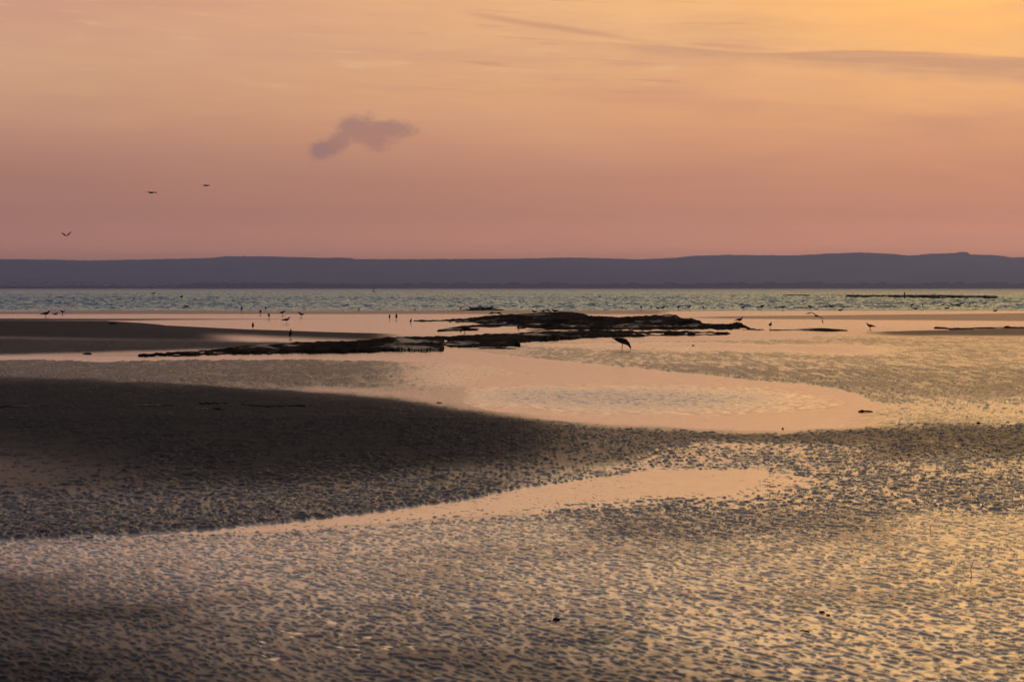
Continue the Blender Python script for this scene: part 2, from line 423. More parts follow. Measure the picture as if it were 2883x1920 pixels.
NEUT = None
def survey(px, py, wx, wy):
    """macro height (m), ripple amplitude (m), wetness, cast density of the sand at each surveyed point"""
    n = fbm(px / 260.0, py / 34.0, 50, 4) - 0.5          # frays the zone edges
    n2 = fbm(px / 60.0, py / 12.0, 60, 3) - 0.5
    pyn = py + n * 26 + n2 * 10
    S = {'h': np.full(px.shape, 0.004), 'a': np.full(px.shape, 0.006), 'w': np.full(px.shape, 0.75), 'c': np.full(px.shape, 0.3), 'q': np.full(px.shape, 0.018)}
    def band(top, bot, st, sb, x0=None, x1=None, sx=120.0, amt=1.0, fr=1.0, **v):
        yy = py + (pyn - py) * (fr(px) if callable(fr) else fr)
        fr = fr
        st = st(px) if callable(st) else st; sb = sb(px) if callable(sb) else sb
        T_ = top(px) if callable(top) else top; B_ = bot(px) if callable(bot) else bot
        m = sstep(-st, st, yy - T_) * sstep(-sb, sb, B_ - yy)
        if x0 is not None: m = m * sstep(x0 - sx, x0 + sx, px)
        if x1 is not None: m = m * sstep(x1 + sx, x1 - sx, px) if False else m * (1 - sstep(x1 - sx, x1 + sx, px))
        m = m * amt
        for k, q in v.items(): S[k] = S[k] * (1 - m) + q * m
    # --- far flats between the reef and the sea
    band(800, 960, 4, 12, fr=0.1, h=0.006, a=0.0025, w=0.9, c=0.2)
    band(872, 886, 2, 2, fr=0.05, x1=2000, h=0.03, a=0.001, w=0.55, c=0)          # smooth damp bar by the surf
    band(886, 897, 1.5, 1.5, fr=0.05, x1=1700, h=-0.02, a=0.001, w=1, c=0)         # bright channel
    band(C(0, 897, 600, 899), C(0, 905, 500, 903, 1000, 898), 1.5, 1.5, fr=0.05, x1=900, h=0.03, a=0.001, w=0.35, c=0)
    band(C(0, 905, 300, 905, 480, 916), C(0, 955, 600, 965, 1000, 962), 2, 10, fr=0.1, x1=620, sx=110, h=0.06, a=0.003, w=0.20, c=0.3)
    band(C(300, 905, 500, 922, 800, 930, 1100, 940), C(300, 930, 1100, 965), 2, 8, fr=0.1, x0=350, x1=1100, sx=80, h=0.05, a=0.003, w=0.26, c=0.3)
    band(C(380, 903, 1400, 896), C(380, 911, 520, 921, 800, 928, 1100, 938, 1500, 930), 1.5, 1.5, fr=0.05, x0=420, x1=1400, sx=60, h=0.001, a=0.0028, w=1, c=0.1)
    band(C(400, 913, 700, 925, 1000, 933, 1300, 938), C(400, 916, 700, 930, 1000, 940, 1300, 944), 1, 1, fr=0.05, x0=480, x1=1250, sx=50, h=-0.02, a=0.001, w=1, c=0)
    band(C(0, 955, 600, 962, 900, 966), C(0, 1000, 900, 975), 6, 4, fr=0.2, x1=860, h=0.03, a=0.004, w=0.30, c=0.7)
    # right hand far flats
    band(870, 876, 1, 1, fr=0.05, x0=2400, h=0.02, a=0.001, w=0.3, c=0)
    band(C(1900, 877, 2883, 877), C(1900, 892, 2500, 890, 2883, 881), 1.2, 1.2, fr=0.05, x0=1880, sx=40, h=-0.02, a=0.001, w=1, c=0)
    band(C(1900, 892, 2883, 882), C(1900, 897, 2883, 905), 1.5, 1.5, fr=0.05, x0=1950, h=0.02, a=0.001, w=0.55, c=0)
    band(C(1900, 899, 2883, 907), 926, 2, 3, fr=0.1, x0=1950, h=0.003, a=0.003, w=0.95, c=0.2)
    band(C(2100, 928, 2883, 912), C(2100, 945, 2400, 942, 2600, 935, 2883, 922), 2, 3, fr=0.1, x0=2080, sx=60, h=-0.01, a=0.001, w=1, c=0)
    band(C(2350, 936, 2883, 926), C(2350, 940, 2600, 948, 2883, 950), 2, 6, fr=0.15, x0=2450, sx=80, h=0.03, a=0.003, w=0.4, c=0.1)
    # --- middle flats in front of the reef
    band(C(1300, 940, 2100, 945, 2883, 950), C(1300, 1050, 1600, 1060, 2883, 1170), 6, 10, x0=1450, fr=0.4, h=0.0, a=0.0045, w=0.80, c=1.0, q=0.024)
    band(C(1700, 1030, 2883, 1040), C(1700, 1062, 2400, 1100, 2883, 1110), 10, 14, x0=1750, fr=0.8, h=0.001, a=0.0065, w=0.72, c=1.15, q=0.026)
    band(C(1400, 942, 2883, 948), C(1400, 962, 1900, 962, 2500, 950), 2, 4, x0=1500, x1=2250, sx=60, fr=0.2, h=-0.012, a=0.001, w=1, c=0)
    band(C(1500, 965, 2400, 975), C(1500, 972, 2400, 1000), 4, 10, x0=1500, x1=2500, fr=0.5, h=0.0005, a=0.0035, w=1, c=0.1)
    band(C(0, 1016, 1000, 1012, 1500, 1030), C(0, 1085, 1500, 1090), 3, 14, x1=1180, sx=330, fr=1.1, h=0.002, a=0.006, w=0.55, c=1.1, q=0.024)
    # shining channel under the reef that opens into the round pool
    band(C(0, 1004, 400, 1004, 1000, 994, 1300, 984, 1400, 1000, 1550, 1014, 1700, 1030, 1900, 1048, 2200, 1078), C(0, 1014, 900, 1013, 1200, 1018, 1400, 1034, 1490, 1050, 1560, 1075, 2200, 1100), 2.5, 5, x1=2100, sx=60, fr=0.3, h=-0.015, a=0.001, w=1, c=0)
    band(C(1050, 1016, 1200, 1020, 1400, 1036, 1500, 1052), C(1050, 1085, 1300, 1085, 1500, 1058), 6, 10, x0=1170, x1=1480, sx=150, fr=0.9, h=0.002, a=0.0022, w=0.95, c=0.45)
    band(C(1250, 1090, 1350, 1062, 1600, 1052, 2000, 1062, 2300, 1085, 2480, 1130, 2600, 1150), C(1250, 1130, 1400, 1155, 1700, 1175, 2000, 1183, 2300, 1180, 2480, 1160, 2600, 1152), 8, 8, x0=1360, x1=2470, sx=90, fr=0.35, h=-0.02, a=0.001, w=1, c=0)
    band(C(1400, 1160, 1700, 1180, 2100, 1186, 2500, 1170, 2883, 1150), C(1400, 1178, 1700, 1196, 1900, 1207, 2200, 1215, 2500, 1200, 2883, 1196), 4, 5, x0=1480, x1=2400, fr=0.3, h=0.0004, a=0.0012, w=1, c=0.04)
    band(C(2300, 1130, 2883, 1120), C(2300, 1200, 2883, 1198), 12, 6, x0=2480, sx=90, fr=0.5, h=-0.0012, a=0.004, w=0.88, c=1.0)
    # --- the big dark bank on the left
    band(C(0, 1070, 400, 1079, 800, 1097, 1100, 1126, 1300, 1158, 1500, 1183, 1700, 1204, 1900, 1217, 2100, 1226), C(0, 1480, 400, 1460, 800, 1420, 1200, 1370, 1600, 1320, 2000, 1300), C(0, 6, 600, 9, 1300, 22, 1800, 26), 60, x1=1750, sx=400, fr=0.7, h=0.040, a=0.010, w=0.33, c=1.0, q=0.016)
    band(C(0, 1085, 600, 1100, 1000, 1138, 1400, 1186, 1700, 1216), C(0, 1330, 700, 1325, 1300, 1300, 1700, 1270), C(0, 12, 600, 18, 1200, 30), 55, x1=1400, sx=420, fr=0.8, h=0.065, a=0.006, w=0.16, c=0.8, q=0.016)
    band(C(0, 1260, 900, 1290), C(0, 1430, 900, 1400), 90, 70, x1=300, sx=420, fr=0.9, h=0.05, a=0.004, w=0.42, c=0.25)
    band(C(0, 1400, 900, 1370, 1500, 1320), C(0, 1520, 600, 1490, 1200, 1425, 1500, 1375), 30, 6, x1=1500, sx=160, fr=0.6, h=0.006, a=0.011, w=0.56, c=0.95)
    band(C(1400, 1195, 1700, 1207, 1900, 1218, 2200, 1228, 2500, 1206, 2883, 1198), C(1400, 1330, 1800, 1308, 2200, 1310, 2883, 1340), 9, 16, x0=1650, sx=220, fr=0.9, h=0.001, a=0.008, w=0.50, c=1.15, q=0.018)
    band(C(1800, 1250, 2300, 1250), C(1800, 1310, 2300, 1330), 10, 14, x0=1900, x1=2450, sx=140, fr=1.2, h=-0.005, a=0.005, w=0.8, c=0.75)
    # --- lower bright stream
    band(C(1300, 1380, 1800, 1300, 2883, 1280), C(1300, 1500, 1800, 1480, 2883, 1440), 20, 20, x0=1500, sx=150, fr=1.2, h=-0.004, a=0.006, w=0.8, c=0.9)
    band(C(0, 1519, 400, 1505, 800, 1470, 1200, 1421, 1500, 1368, 1800, 1330, 2100, 1322, 2300, 1345), C(0, 1530, 400, 1517, 800, 1490, 1200, 1462, 1500, 1440, 1800, 1410, 2100, 1385, 2300, 1362), 2.5, C(0, 4, 600, 7, 1200, 18), x1=2240, sx=220, fr=C(0, 0.08, 700, 0.2, 1500, 0.8), h=-0.0075, a=0.004, w=1, c=0.55, q=0.012)
    # --- foreground ripples
    band(C(0, 1530, 800, 1500, 1200, 1475, 1700, 1450, 2300, 1450, 2883, 1440), 2200, 14, 10, fr=0.8, h=0.0006, a=0.0095, w=0.95, c=1.0, q=0.0078)
    band(C(1400, 1440, 1900, 1440, 2883, 1400), C(1400, 1530, 2883, 1500), 20, 20, x0=1650, x1=2500, fr=1.2, h=0.002, a=0.009, w=0.74, c=1.1, q=0.012)
    band(C(0, 1600, 700, 1690, 1500, 1780, 2200, 1880, 2883, 1980), 2300, 120, 10, x1=2300, sx=600, fr=1.0, h=0.003, a=0.010, w=0.54, c=1.05, q=0.0075)
    band(C(0, 1700, 500, 1800, 900, 1950), 2300, 120, 10, x1=600, sx=400, fr=1.0, h=0.008, a=0.010, w=0.40, c=1.0, q=0.009)  # lower wetness puts the dark corner vignette into the sand tone
    # patches that break the evenness of the foreground
    pn = fbm(px / 420.0, py / 60.0, 80, 3)
    k = sstep(0.56, 0.70, pn) * sstep(1440, 1560, py)
    S['h'] = S['h'] + k * 0.003; S['w'] = S['w'] - 0.08 * k; S['c'] = S['c'] + 0.15 * k
    k = sstep(0.46, 0.34, pn) * sstep(1440, 1560, py) if False else (1 - sstep(0.34, 0.46, pn)) * sstep(1440, 1560, py)
    S['h'] = S['h'] - k * 0.001; S['w'] = np.clip(S['w'] + 0.05 * k, 0, 1)
    return S

def micro(x, y):
    """ripples and worm casts, in metres on the ground"""
    wx = x + 0.05 * (vnoise(x * 3, y * 1.2, 5) - 0.5); wy = y
    c, s = 0.94, 0.35          # across / along the ripple crests
    uu = (wx * c + wy * s); vv = (-wx * s + wy * c)
    r1 = vnoise(uu / 0.036, vv / 0.13, 21) - 0.5
    r2 = vnoise(uu / 0.11, vv / 0.30, 22) - 0.5
    r3 = vnoise(x / 0.30, y / 0.9, 23) - 0.5
    rip = r1 * 1.15 + r2 * 0.9 + r3 * 0.7
    dn2 = vnoise(x / 0.10, y / 0.9, 34)
    cn = np.maximum(vnoise(uu / 0.020, vv / 0.088, 31), vnoise(uu / 0.030, vv / 0.050, 32) - 0.05); dn = fbm(x / 0.8, y / 2.4, 33, 2)
    return rip, cn, dn, dn2

# --- sand
angs = np.concatenate([np.arange(-182, -22, 4.0), np.arange(-22, -12, 0.08), np.arange(-12, 12, 0.0205), np.arange(12, 22, 0.08), np.arange(22, 182.1, 4.0)])
rows = [0.4, 1, 2, 3.5, 5, 7, 8.5]
r = 9.6
while r < 330:
    rows.append(r)
    r *= 1.0 + (0.00155 if 10.5 < r < 36 else 0.0024 if 10 < r < 90 else 0.0040 if r < 235 else 0.02)
rows += [500, 900, 1800, 4000, 9000, 14000]
rows = np.array(rows)
A, R = np.meshgrid(np.radians(angs), rows)
GX, GY = np.sin(A) * R, np.cos(A) * R
inz = (GY > 1)
ppx, ppy = proj(GX, np.where(inz, GY, 1.0))
ppx = np.clip(ppx, -1500, 4400); ppy = np.clip(ppy, 800, 2600)
S = survey(ppx, ppy, GX, GY)
rip, cn, dn, dn2 = micro(GX, GY)
cn = np.where(S['q'] > 0.0145, np.maximum(vnoise(GX / 0.048, GY / 0.068, 35), cn - 0.12), cn)
dn = 0.5 + (dn - 0.5) * (0.45 + 0.55 * sstep(16, 30, GY)) + (dn2 - 0.5) * 1.6 * sstep(32, 60, GY)
thr = 0.96 - 0.50 * S['c'] * np.clip(0.9 + (dn - 0.5) * 0.9, 0, 1.4)
casts = np.clip((cn - thr) / 0.30, 0, 1) * (S['c'] > 0.02)
fade = 1.0
GZ = S['h'] + S['a'] * rip * 0.42 + casts * S['q']
macro = (fbm(GX / 9, GY / 14, 90, 3) - 0.5) * 0.004
GZ = GZ + macro
# the sea bed drops away beyond the surf line, the beach rises behind and to the sides
GZ = np.where((GY > 205), GZ - sstep(205, 235, GY + (fbm(GX / 14, GX * 0, 97, 4) - 0.5) * 22) * 1.5, GZ)
GZ = np.where(GY < 0, GZ + np.clip(-GY / 60, 0, 3), GZ)
verts = np.stack([GX, GY, GZ], -1).reshape(-1, 3)
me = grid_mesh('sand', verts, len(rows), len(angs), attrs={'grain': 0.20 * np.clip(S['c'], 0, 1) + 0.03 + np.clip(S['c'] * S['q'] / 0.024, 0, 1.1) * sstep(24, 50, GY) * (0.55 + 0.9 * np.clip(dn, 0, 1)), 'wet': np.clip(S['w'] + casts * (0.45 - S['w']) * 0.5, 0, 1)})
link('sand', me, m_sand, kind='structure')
del GX, GY, GZ, A, R, ppx, ppy, rip, cn, dn, casts, verts

# --- still water lying in the hollows of the flats
xs = np.linspace(-80, 80, 33); ys = np.concatenate([np.linspace(6, 212, 60)])
gx, gy = np.meshgrid(xs, ys)
me = grid_mesh('tidal_pool_water', np.stack([gx, gy, np.zeros_like(gx)], -1).reshape(-1, 3), len(ys), len(xs))
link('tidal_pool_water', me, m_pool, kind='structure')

# --- sea
angs = np.concatenate([np.arange(-80, -14, 2.0), np.arange(-14, 14, 0.028), np.arange(14, 81, 2.0)])
ys = [212.0]
while ys[-1] < 6200: ys.append(ys[-1] * (1.0 + (0.0016 if ys[-1] < 1200 else 0.003)))
ys += [6600, 7200, 9000]
ys = np.array(ys)
TA, YY = np.meshgrid(np.tan(np.radians(angs)), ys)
XX = TA * YY
grow = sstep(212, 250, YY)
warp = fbm(XX / 14, YY / 30, 3, 2) * 6
w1 = np.sin((YY + 0.12 * XX + warp * 1.3) / 1.35) * (vnoise(XX / 5, YY / 3.5, 44))
w2 = fbm(XX / 1.3, YY / 0.75, 41, 3, 0.6) - 0.5
w3 = fbm(XX / 7.0, YY / 2.6, 42, 3) - 0.5
w3 = np.sign(w3) * np.abs(w3) ** 1.0
gust = 0.5 + 0.9 * fbm(XX / 60, YY / 90, 46, 3)
ZZ = (w1 * 0.08 + w2 * 0.46 + w3 * 0.34) * gust * (0.05 + 0.95 * grow)
ZZ = ZZ * (1 - sstep(500, 1500, YY) * 0.45)
# small breaking lines near the shore
for k, (yc, am, sd_) in enumerate([(222, 0.055, 4), (236, 0.08, 5), (256, 0.10, 6), (282, 0.09, 7)]):
    cy = yc + (fbm(XX / 25, XX * 0 + k * 3.1, 70 + k, 3) - 0.5) * 14
    ZZ = ZZ + am * np.exp(-((YY - cy) / 1.1) ** 2) * sstep(0.35, 0.6, fbm(XX / 9, XX * 0 + k, 75 + k, 3))
ZZ[0, :] = 0.0
me = grid_mesh('sea', np.stack([XX, YY, ZZ - 0.0 * YY], -1).reshape(-1, 3), len(ys), len(angs))
link('sea', me, m_sea, kind='structure')
del XX, YY, ZZ, w1, w2, w3, TA, gust, warp, grow

# ------------------------------------------------------------------ hills and the far shore
ridge = C(-900, 735, -300, 726, 0, 730, 130, 731, 250, 734, 400, 731, 580, 727, 640, 722, 740, 722, 900, 726, 985, 726, 1000, 730, 1200, 730, 1441, 729,
          1600, 725, 1720, 728, 1800, 731, 1900, 726, 1960, 720, 2050, 718, 2180, 719, 2220, 720, 2340, 714, 2420, 711, 2500, 714, 2560, 720,
          2620, 715, 2690, 713, 2700, 710, 2722, 710, 2732, 717, 2780, 718, 2800, 718, 2850, 725, 2883, 724, 3200, 719, 3800, 738)
HD = 12000.0
pxs = np.linspace(-900, 3800, 1500)
dep = np.array([7600, 8200, 8800, 9400, 10000, 10500, 11000, 11400, 11700, 11900, 12000, 12150, 12500, 13200, 14500.])
PXX, DD = np.meshgrid(pxs, dep)
XX = (PXX - W / 2) / FPX * DD
rn = (fbm(pxs / 7, pxs * 0, 12, 4, 0.6) - 0.5) * 2.8
top = (HZ - (ridge(pxs) + rn)) / FPX * HD + EYE
prof = np.interp(dep, [7600, 9400, 11000, 11900, 12000, 12500, 14500], [-2, 14, 62, 119, 124, 110, 30]) / 124
ZZ = prof[:, None] * top[None, :]
gul = (fbm(XX / 900, DD / 1400, 15, 3) - 0.5) * 42 * np.clip(prof * (1 - prof) * 4, 0, 1)[:, None]
ZZ = ZZ + gul
me = grid_mesh('hills', np.stack([XX, DD, ZZ], -1).reshape(-1, 3), len(dep), len(pxs))
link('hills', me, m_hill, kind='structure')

# low far shore: land plus the continuous belt of trees on it
XS = np.linspace(-1500, 1700, 2200); dd = np.linspace(6150, 7700, 14)
XX, DD = np.meshgrid(XS, dd)
ZZ = 1.2 + (fbm(XX / 80, DD / 80, 9, 2)) * 2.0 - 3.0 * (DD < 6160)
me = grid_mesh('far_shore', np.stack([XX, DD, ZZ], -1).reshape(-1, 3), len(dd), len(XS))
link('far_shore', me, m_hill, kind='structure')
dd = np.linspace(6230, 6420, 16)
XS = np.linspace(-1500, 1700, 3200)
XX, DD = np.meshgrid(XS, dd)
PXs, _ = proj(XX, DD)
hh = np.interp(PXs, [-500, 0, 500, 560, 640, 1400, 2100, 2200, 2883, 3500], [4, 4.5, 5, 8.5, 10, 9.5, 9.5, 10.5, 10, 10])
crown = fbm(XX / 14, DD / 14, 19, 3)
big = sstep(0.62, 0.80, fbm(XX / 38, DD / 60, 29, 2))
ZZ = 1.5 + hh * (0.62 + 0.5 * crown + 0.45 * big)
ZZ[0, :] = -1; ZZ[-1, :] = 0
DD = DD + (fbm(XX / 20, XX * 0, 8, 2) - 0.5) * 30
me = grid_mesh('far_trees', np.stack([XX, DD, ZZ], -1).reshape(-1, 3), len(dd), len(XS))
link('far_trees', me, m_wood, kind='stuff', label='dark hazy belt of trees along the far shore below the hills', category='trees')

# ------------------------------------------------------------------ reefs
def reef(name, label, cat, x0, x1, top, bot, backfrac=0.55, ridge_t=0.6, rough=0.06, seed=1, gaps=0.0, nx=None, nd=90, mat=m_rock, group=None, minh=0.02, cliff=0.0, steps=0):
    """weedy rock platform: bot = where its seaward-facing foot meets the sand, top = its skyline"""
    nx = nx or int((x1 - x0) / 2.2) + 8
    pxs = np.linspace(x0, x1, nx)
    tt, bb = top(pxs), bot(pxs)
    amp_ = min(1.0, (float(np.mean(bb - tt)) / 25.0))
    bb = bb + (fbm(pxs / 26.0, pxs * 0, seed + 60, 4, 0.6) - 0.5) * 7.0 * amp_
    tt = tt + (fbm(pxs / 14.0, pxs * 0, seed + 61, 3, 0.6) - 0.5) * 2.4 * amp_
    cliff = cliff * (0.45 + 0.9 * fbm(pxs / 40.0, pxs * 0, seed + 62, 3))[None, :] if cliff > 0 else 0
    yb = np.array([ground(p, q).y for p, q in zip(pxs, bb)])
    yr_py = bb + (tt - bb) * ridge_t                     # ground line under the ridge
    yr = np.array([ground(p, q).y for p, q in zip(pxs, yr_py)])
    zr = np.clip((yr_py - tt) / FPX * yr, minh, None)
    ybk = yr + (yr - yb) * 0.25 + 1.2 + zr * 3
    s = np.linspace(-0.04, 1.25, nd)
    ss, IX = np.meshgrid(s, np.arange(nx))
    ss = ss.T; IX = IX.T
    Yf, Yr, Yk, Zr = yb[IX], yr[IX], ybk[IX], zr[IX]
    yy = np.where(ss <= 1, Yf + (Yr - Yf) * ss, Yr + (Yk - Yr) * (ss - 1) / 0.25)
    xx = (pxs[IX] - W / 2) / FPX * yy
    n = fbm(xx / 1.6, yy / 3.0, seed, 4, 0.55); nf = fbm(xx / 0.28, yy / 0.6, seed + 9, 3, 0.6)
    rise = np.clip(ss, 0, 1)
    if np.ndim(cliff): prof_ = np.where(ss < 0, -0.3, cliff * sstep(0, 0.05, ss) + (1 - cliff) * rise ** 0.9)
    else: prof_ = np.where(ss < 0, -0.3, rise ** 0.75)
    prof_ = np.where(ss > 1, 1 - sstep(1, 1.25, ss) * 1.6, prof_)
    zz = Zr * prof_
    body = np.clip(rise * 10, 0, 1) * np.where(ss > 1, 1 - sstep(1, 1.25, ss), 1)
    lv = 1 - 0.9 * sstep(0.85, 1.0, rise)                # skyline itself kept near its surveyed height
    zz = zz + (n - 0.5) * rough * 2.2 * body * lv + (nf - 0.5) * rough * 0.9 * np.clip(rise * 20, 0, 1)
    if steps:
        q = 0.05; zz = zz * 0.45 + 0.55 * (np.floor(zz / q) * q + q * sstep(0.6, 1.0, (zz / q) % 1))
    if gaps > 0:
        g_ = fbm(xx / 2.4, yy / 9.0, seed + 20, 3)
        zz = zz - sstep(1 - gaps, 1 - gaps + 0.10, g_) * (zz + 0.08) * (1 - sstep(0.72, 0.9, rise)) * sstep(0.10, 0.24, rise)
    if np.ndim(cliff): zz = np.where((ss > 0.02) & (ss < 0.30), np.maximum(zz, 0.75 * cliff * Zr * (1 - 0.5 * sstep(0.14, 0.30, ss))), zz)
    endf = sstep(0, 10, IX) * sstep(0, 10, nx - 1 - IX)
    zz = zz * endf - 0.12 * (1 - endf)
    zz = np.where(ss < -0.02, -0.15, zz); zz = np.where(ss > 1.22, -0.15, zz)
    keep = (zz > -0.06)
    me = grid_mesh(name, np.stack([xx, yy, zz], -1).reshape(-1, 3), nd, nx, keep=keep.reshape(-1))
    ctr = ground(float(pxs.mean()), float(bot(pxs.mean())))
    o = link(name, me, mat, label=label, category=cat, group=group)
    return o

reef('rock_reef', 'long weed covered rock ridge rising highest near the middle of the flats', 'reef', 1150, 2168,
     C(1150, 903, 1230, 902, 1300, 897, 1360, 891, 1440, 887, 1500, 883, 1550, 879, 1600, 878, 1640, 882, 1660, 889, 1740, 893, 1838, 889, 1846, 886, 1856, 890, 1866, 887, 1885, 885, 1905, 888, 1918, 896, 1945, 897, 1970, 903, 1978, 911, 2050, 914, 2075, 907, 2092, 912, 2110, 924, 2130, 927, 2168, 929),
     C(1150, 905, 1230, 906, 1300, 908, 1400, 914, 1500, 926, 1600, 930, 1800, 930, 1960, 930, 2000, 927, 2060, 930, 2168, 931),
     ridge_t=0.5, rough=0.14, seed=3, gaps=0.42, minh=0.03)
reef('rock_reef', 'low black rock ledge reaching left in front of the main ridge', 'reef', 372, 1262,
     C(372, 1003, 450, 999, 520, 992, 600, 984, 720, 971, 840, 964, 900, 963, 1000, 960, 1100, 950, 1262, 948),
     C(372, 1004, 500, 1003, 600, 1000, 720, 998, 850, 995, 1000, 995, 1080, 990, 1170, 991, 1250, 990, 1258, 989, 1262, 980),
     ridge_t=0.72, rough=0.10, seed=13, gaps=0.36, minh=0.05, cliff=0.75)
reef('rock_reef', 'flat weedy rock platform with steep dark edge right of the left ledge', 'reef', 1205, 2070,
     C(1266, 947, 1340, 942, 1440, 939, 1500, 936, 1640, 930, 1760, 932, 1900, 934, 2000, 935, 2070, 938),
     C(1205, 972, 1250, 974, 1268, 979, 1330, 979, 1450, 977, 1458, 974, 1466, 964, 1530, 963, 1640, 953, 1740, 949, 1860, 946, 2000, 945, 2070, 942),
     ridge_t=0.7, rough=0.11, seed=23, gaps=0.40, minh=0.04, cliff=0.55)
reef('weed_bed', 'low broken bed of brown weed and wet rock between the ridge and the front platform', 'seaweed', 1215, 1820,
     C(1215, 932, 1300, 918, 1380, 912, 1500, 914, 1820, 920), C(1215, 940, 1300, 938, 1440, 936, 1600, 931, 1820, 931), ridge_t=0.85, rough=0.05, seed=53, gaps=0.46, minh=0.02)
reef('rock_ledge', 'narrow dark rock block on the bright channel beside the ledge end', 'rock', 1440, 1475,
     C(1440, 955, 1452, 950, 1475, 972), C(1440, 978, 1475, 979), ridge_t=0.3, rough=0.03, seed=27, cliff=0.8, nd=30)
reef('rock_ledge', 'thin sliver of rock lying in the bright channel under the platform', 'rock', 1330, 1470,
     C(1330, 980, 1400, 978, 1470, 981), C(1330, 983, 1470, 984), ridge_t=0.4, rough=0.02, seed=28, nd=24, minh=0.015)
reef('rock_ledge', 'narrow dark ledge alone on the wet sand under the low flying gull', 'rock', 2150, 2402,
     C(2150, 929, 2240, 927, 2290, 924, 2340, 925, 2402, 930), C(2150, 931, 2250, 931, 2330, 934, 2402, 933), ridge_t=0.3, rough=0.05, seed=31, nd=36, minh=0.02)
reef('rock_ledge', 'low broken rock strip running out at the right edge', 'rock', 2615, 2960,
     C(2615, 923, 2660, 923, 2680, 924, 2700, 923, 2760, 922, 2883, 921, 2960, 920), C(2615, 925, 2700, 928, 2800, 926, 2883, 926, 2960, 927), ridge_t=0.4, rough=0.05, seed=37, nd=30, minh=0.03)
reef('rock_ledge', 'thin dark rocks at the surf line with pale birds on them', 'rock', 1215, 1435,
     C(1215, 876, 1300, 873, 1330, 870, 1380, 867, 1400, 870, 1435, 873), C(1215, 877, 1300, 876, 1435, 876), ridge_t=0.3, rough=0.05, seed=41, nd=24, minh=0.04)
reef('rock_bank', 'long low black bank of rocks standing out in the sea at right', 'rocks', 2368, 2822,
     C(2368, 836, 2440, 835, 2500, 834, 2540, 831, 2620, 830, 2660, 831, 2720, 832, 2812, 833, 2822, 836), C(2368, 838, 2500, 839, 2600, 841, 2822, 842), ridge_t=0.2, rough=0.14, seed=43, nd=30, minh=0.42, cliff=0.8)
reef('rock_bank', 'short thin rocky bank in the sea left of the long black bank', 'rocks', 2192, 2294,
     C(2192, 832, 2260, 831, 2294, 830), C(2192, 834, 2294, 835), ridge_t=0.2, rough=0.08, seed=47, nd=24, minh=0.30, cliff=0.8)
def sand_z(px, py):
    return max(0.0, float(survey(np.array([float(px)]), np.array([float(py)]), None, None)['h'][0]) - 0.002)

def footing(px, py):
    z = sand_z(px, py); z = sand_z(px, py + z * FPX / ground(px, py).y)
    return ground(px, py, z)

# ------------------------------------------------------------------ birds
def loft(bm, pts, seg=10):
    """pts: (x, y, z, r_side, r_up) rings joined into one closed tube"""
    rings = []
    P_ = [Vector(p[:3]) for p in pts]
    for i, p in enumerate(pts):
        a = P_[max(0, i - 1)]; b_ = P_[min(len(P_) - 1, i + 1)]
        t_ = (b_ - a).normalized()
        ref = Vector((0, 1, 0)) if abs(t_.y) < 0.8 else Vector((1, 0, 0))
        up_ = t_.cross(ref).normalized(); sd_ = up_.cross(t_).normalized()
        rings.append([bm.verts.new(P_[i] + sd_ * p[3] * math.cos(k * 2 * math.pi / seg) + up_ * p[4] * math.sin(k * 2 * math.pi / seg)) for k in range(seg)])
    for a, b_ in zip(rings[:-1], rings[1:]):
        for k in range(seg): bm.faces.new((a[k], a[(k + 1) % seg], b_[(k + 1) % seg], b_[k]))
    bm.faces.new(rings[0][::-1]); bm.faces.new(rings[-1])

def fused(name, lofts, voxel=0.006, mat=None):
    """one continuous skin over overlapping lofts"""
    bm = bmesh.new()
    for l in lofts: loft(bm, l)
    bmesh.ops.recalc_face_normals(bm, faces=bm.faces)
    me = bpy.data.meshes.new(name + '_raw'); bm.to_mesh(me); bm.free()
    o = bpy.data.objects.new(name + '_raw', me); col.objects.link(o)
    m = o.modifiers.new('r', 'REMESH'); m.mode = 'VOXEL'; m.voxel_size = voxel; m.use_smooth_shade = True
    dg = bpy.context.evaluated_depsgraph_get(); dg.update()
    res = bpy.data.meshes.new_from_object(o.evaluated_get(dg)); res.name = name
    bpy.data.objects.remove(o); bpy.data.meshes.remove(me)
    if mat: res.materials.append(mat)
    return res

def legs(h, x=0.0, sp_=0.03, r=0.007, lean=0.0):
    L_ = []
    for s_ in (-1, 1):
        L_.append([(x, s_ * sp_, h, r * 2.2, r * 2.2), (x + 0.01, s_ * sp_, h * 0.62, r, r), (x - 0.008 + lean, s_ * sp_, h * 0.5, r * 1.3, r * 1.3), (x + lean, s_ * sp_, 0.008, r, r)])
        L_.append([(x - 0.012 + lean, s_ * sp_, 0.004, 0.006, 0.005), (x + lean + 0.02, s_ * sp_, 0.005, 0.014, 0.005), (x + lean + 0.045, s_ * sp_, 0.003, 0.02, 0.004)])
    return L_

gull_body = [(-0.29, 0, 0.165, .010, .006), (-0.21, 0, 0.19, .032, .018), (-0.11, 0, 0.212, .060, .048), (0, 0, 0.222, .076, .072), (0.08, 0, 0.235, .066, .066),
             (0.125, 0, 0.27, .044, .048), (0.145, 0, 0.31, .032, .034), (0.165, 0, 0.345, .031, .032), (0.195, 0, 0.350, .024, .024), (0.222, 0, 0.342, .010, .011), (0.258, 0, 0.330, .004, .005)]
def wing(s_, pts):
    return [(x, s_ * y, z, c, th) for (x, y, z, c, th) in pts]
folded = lambda: [wing(s_, [(0.07, 0.052, 0.24, .012, .03), (-0.05, 0.068, 0.235, .014, .048), (-0.18, 0.045, 0.205, .012, .028), (-0.32, 0.018, 0.178, .006, .007)]) for s_ in (-1, 1)]
POSE = {}
POSE['stand'] = (fused('gull_standing', [gull_body] + folded() + legs(0.17)), 0.38)
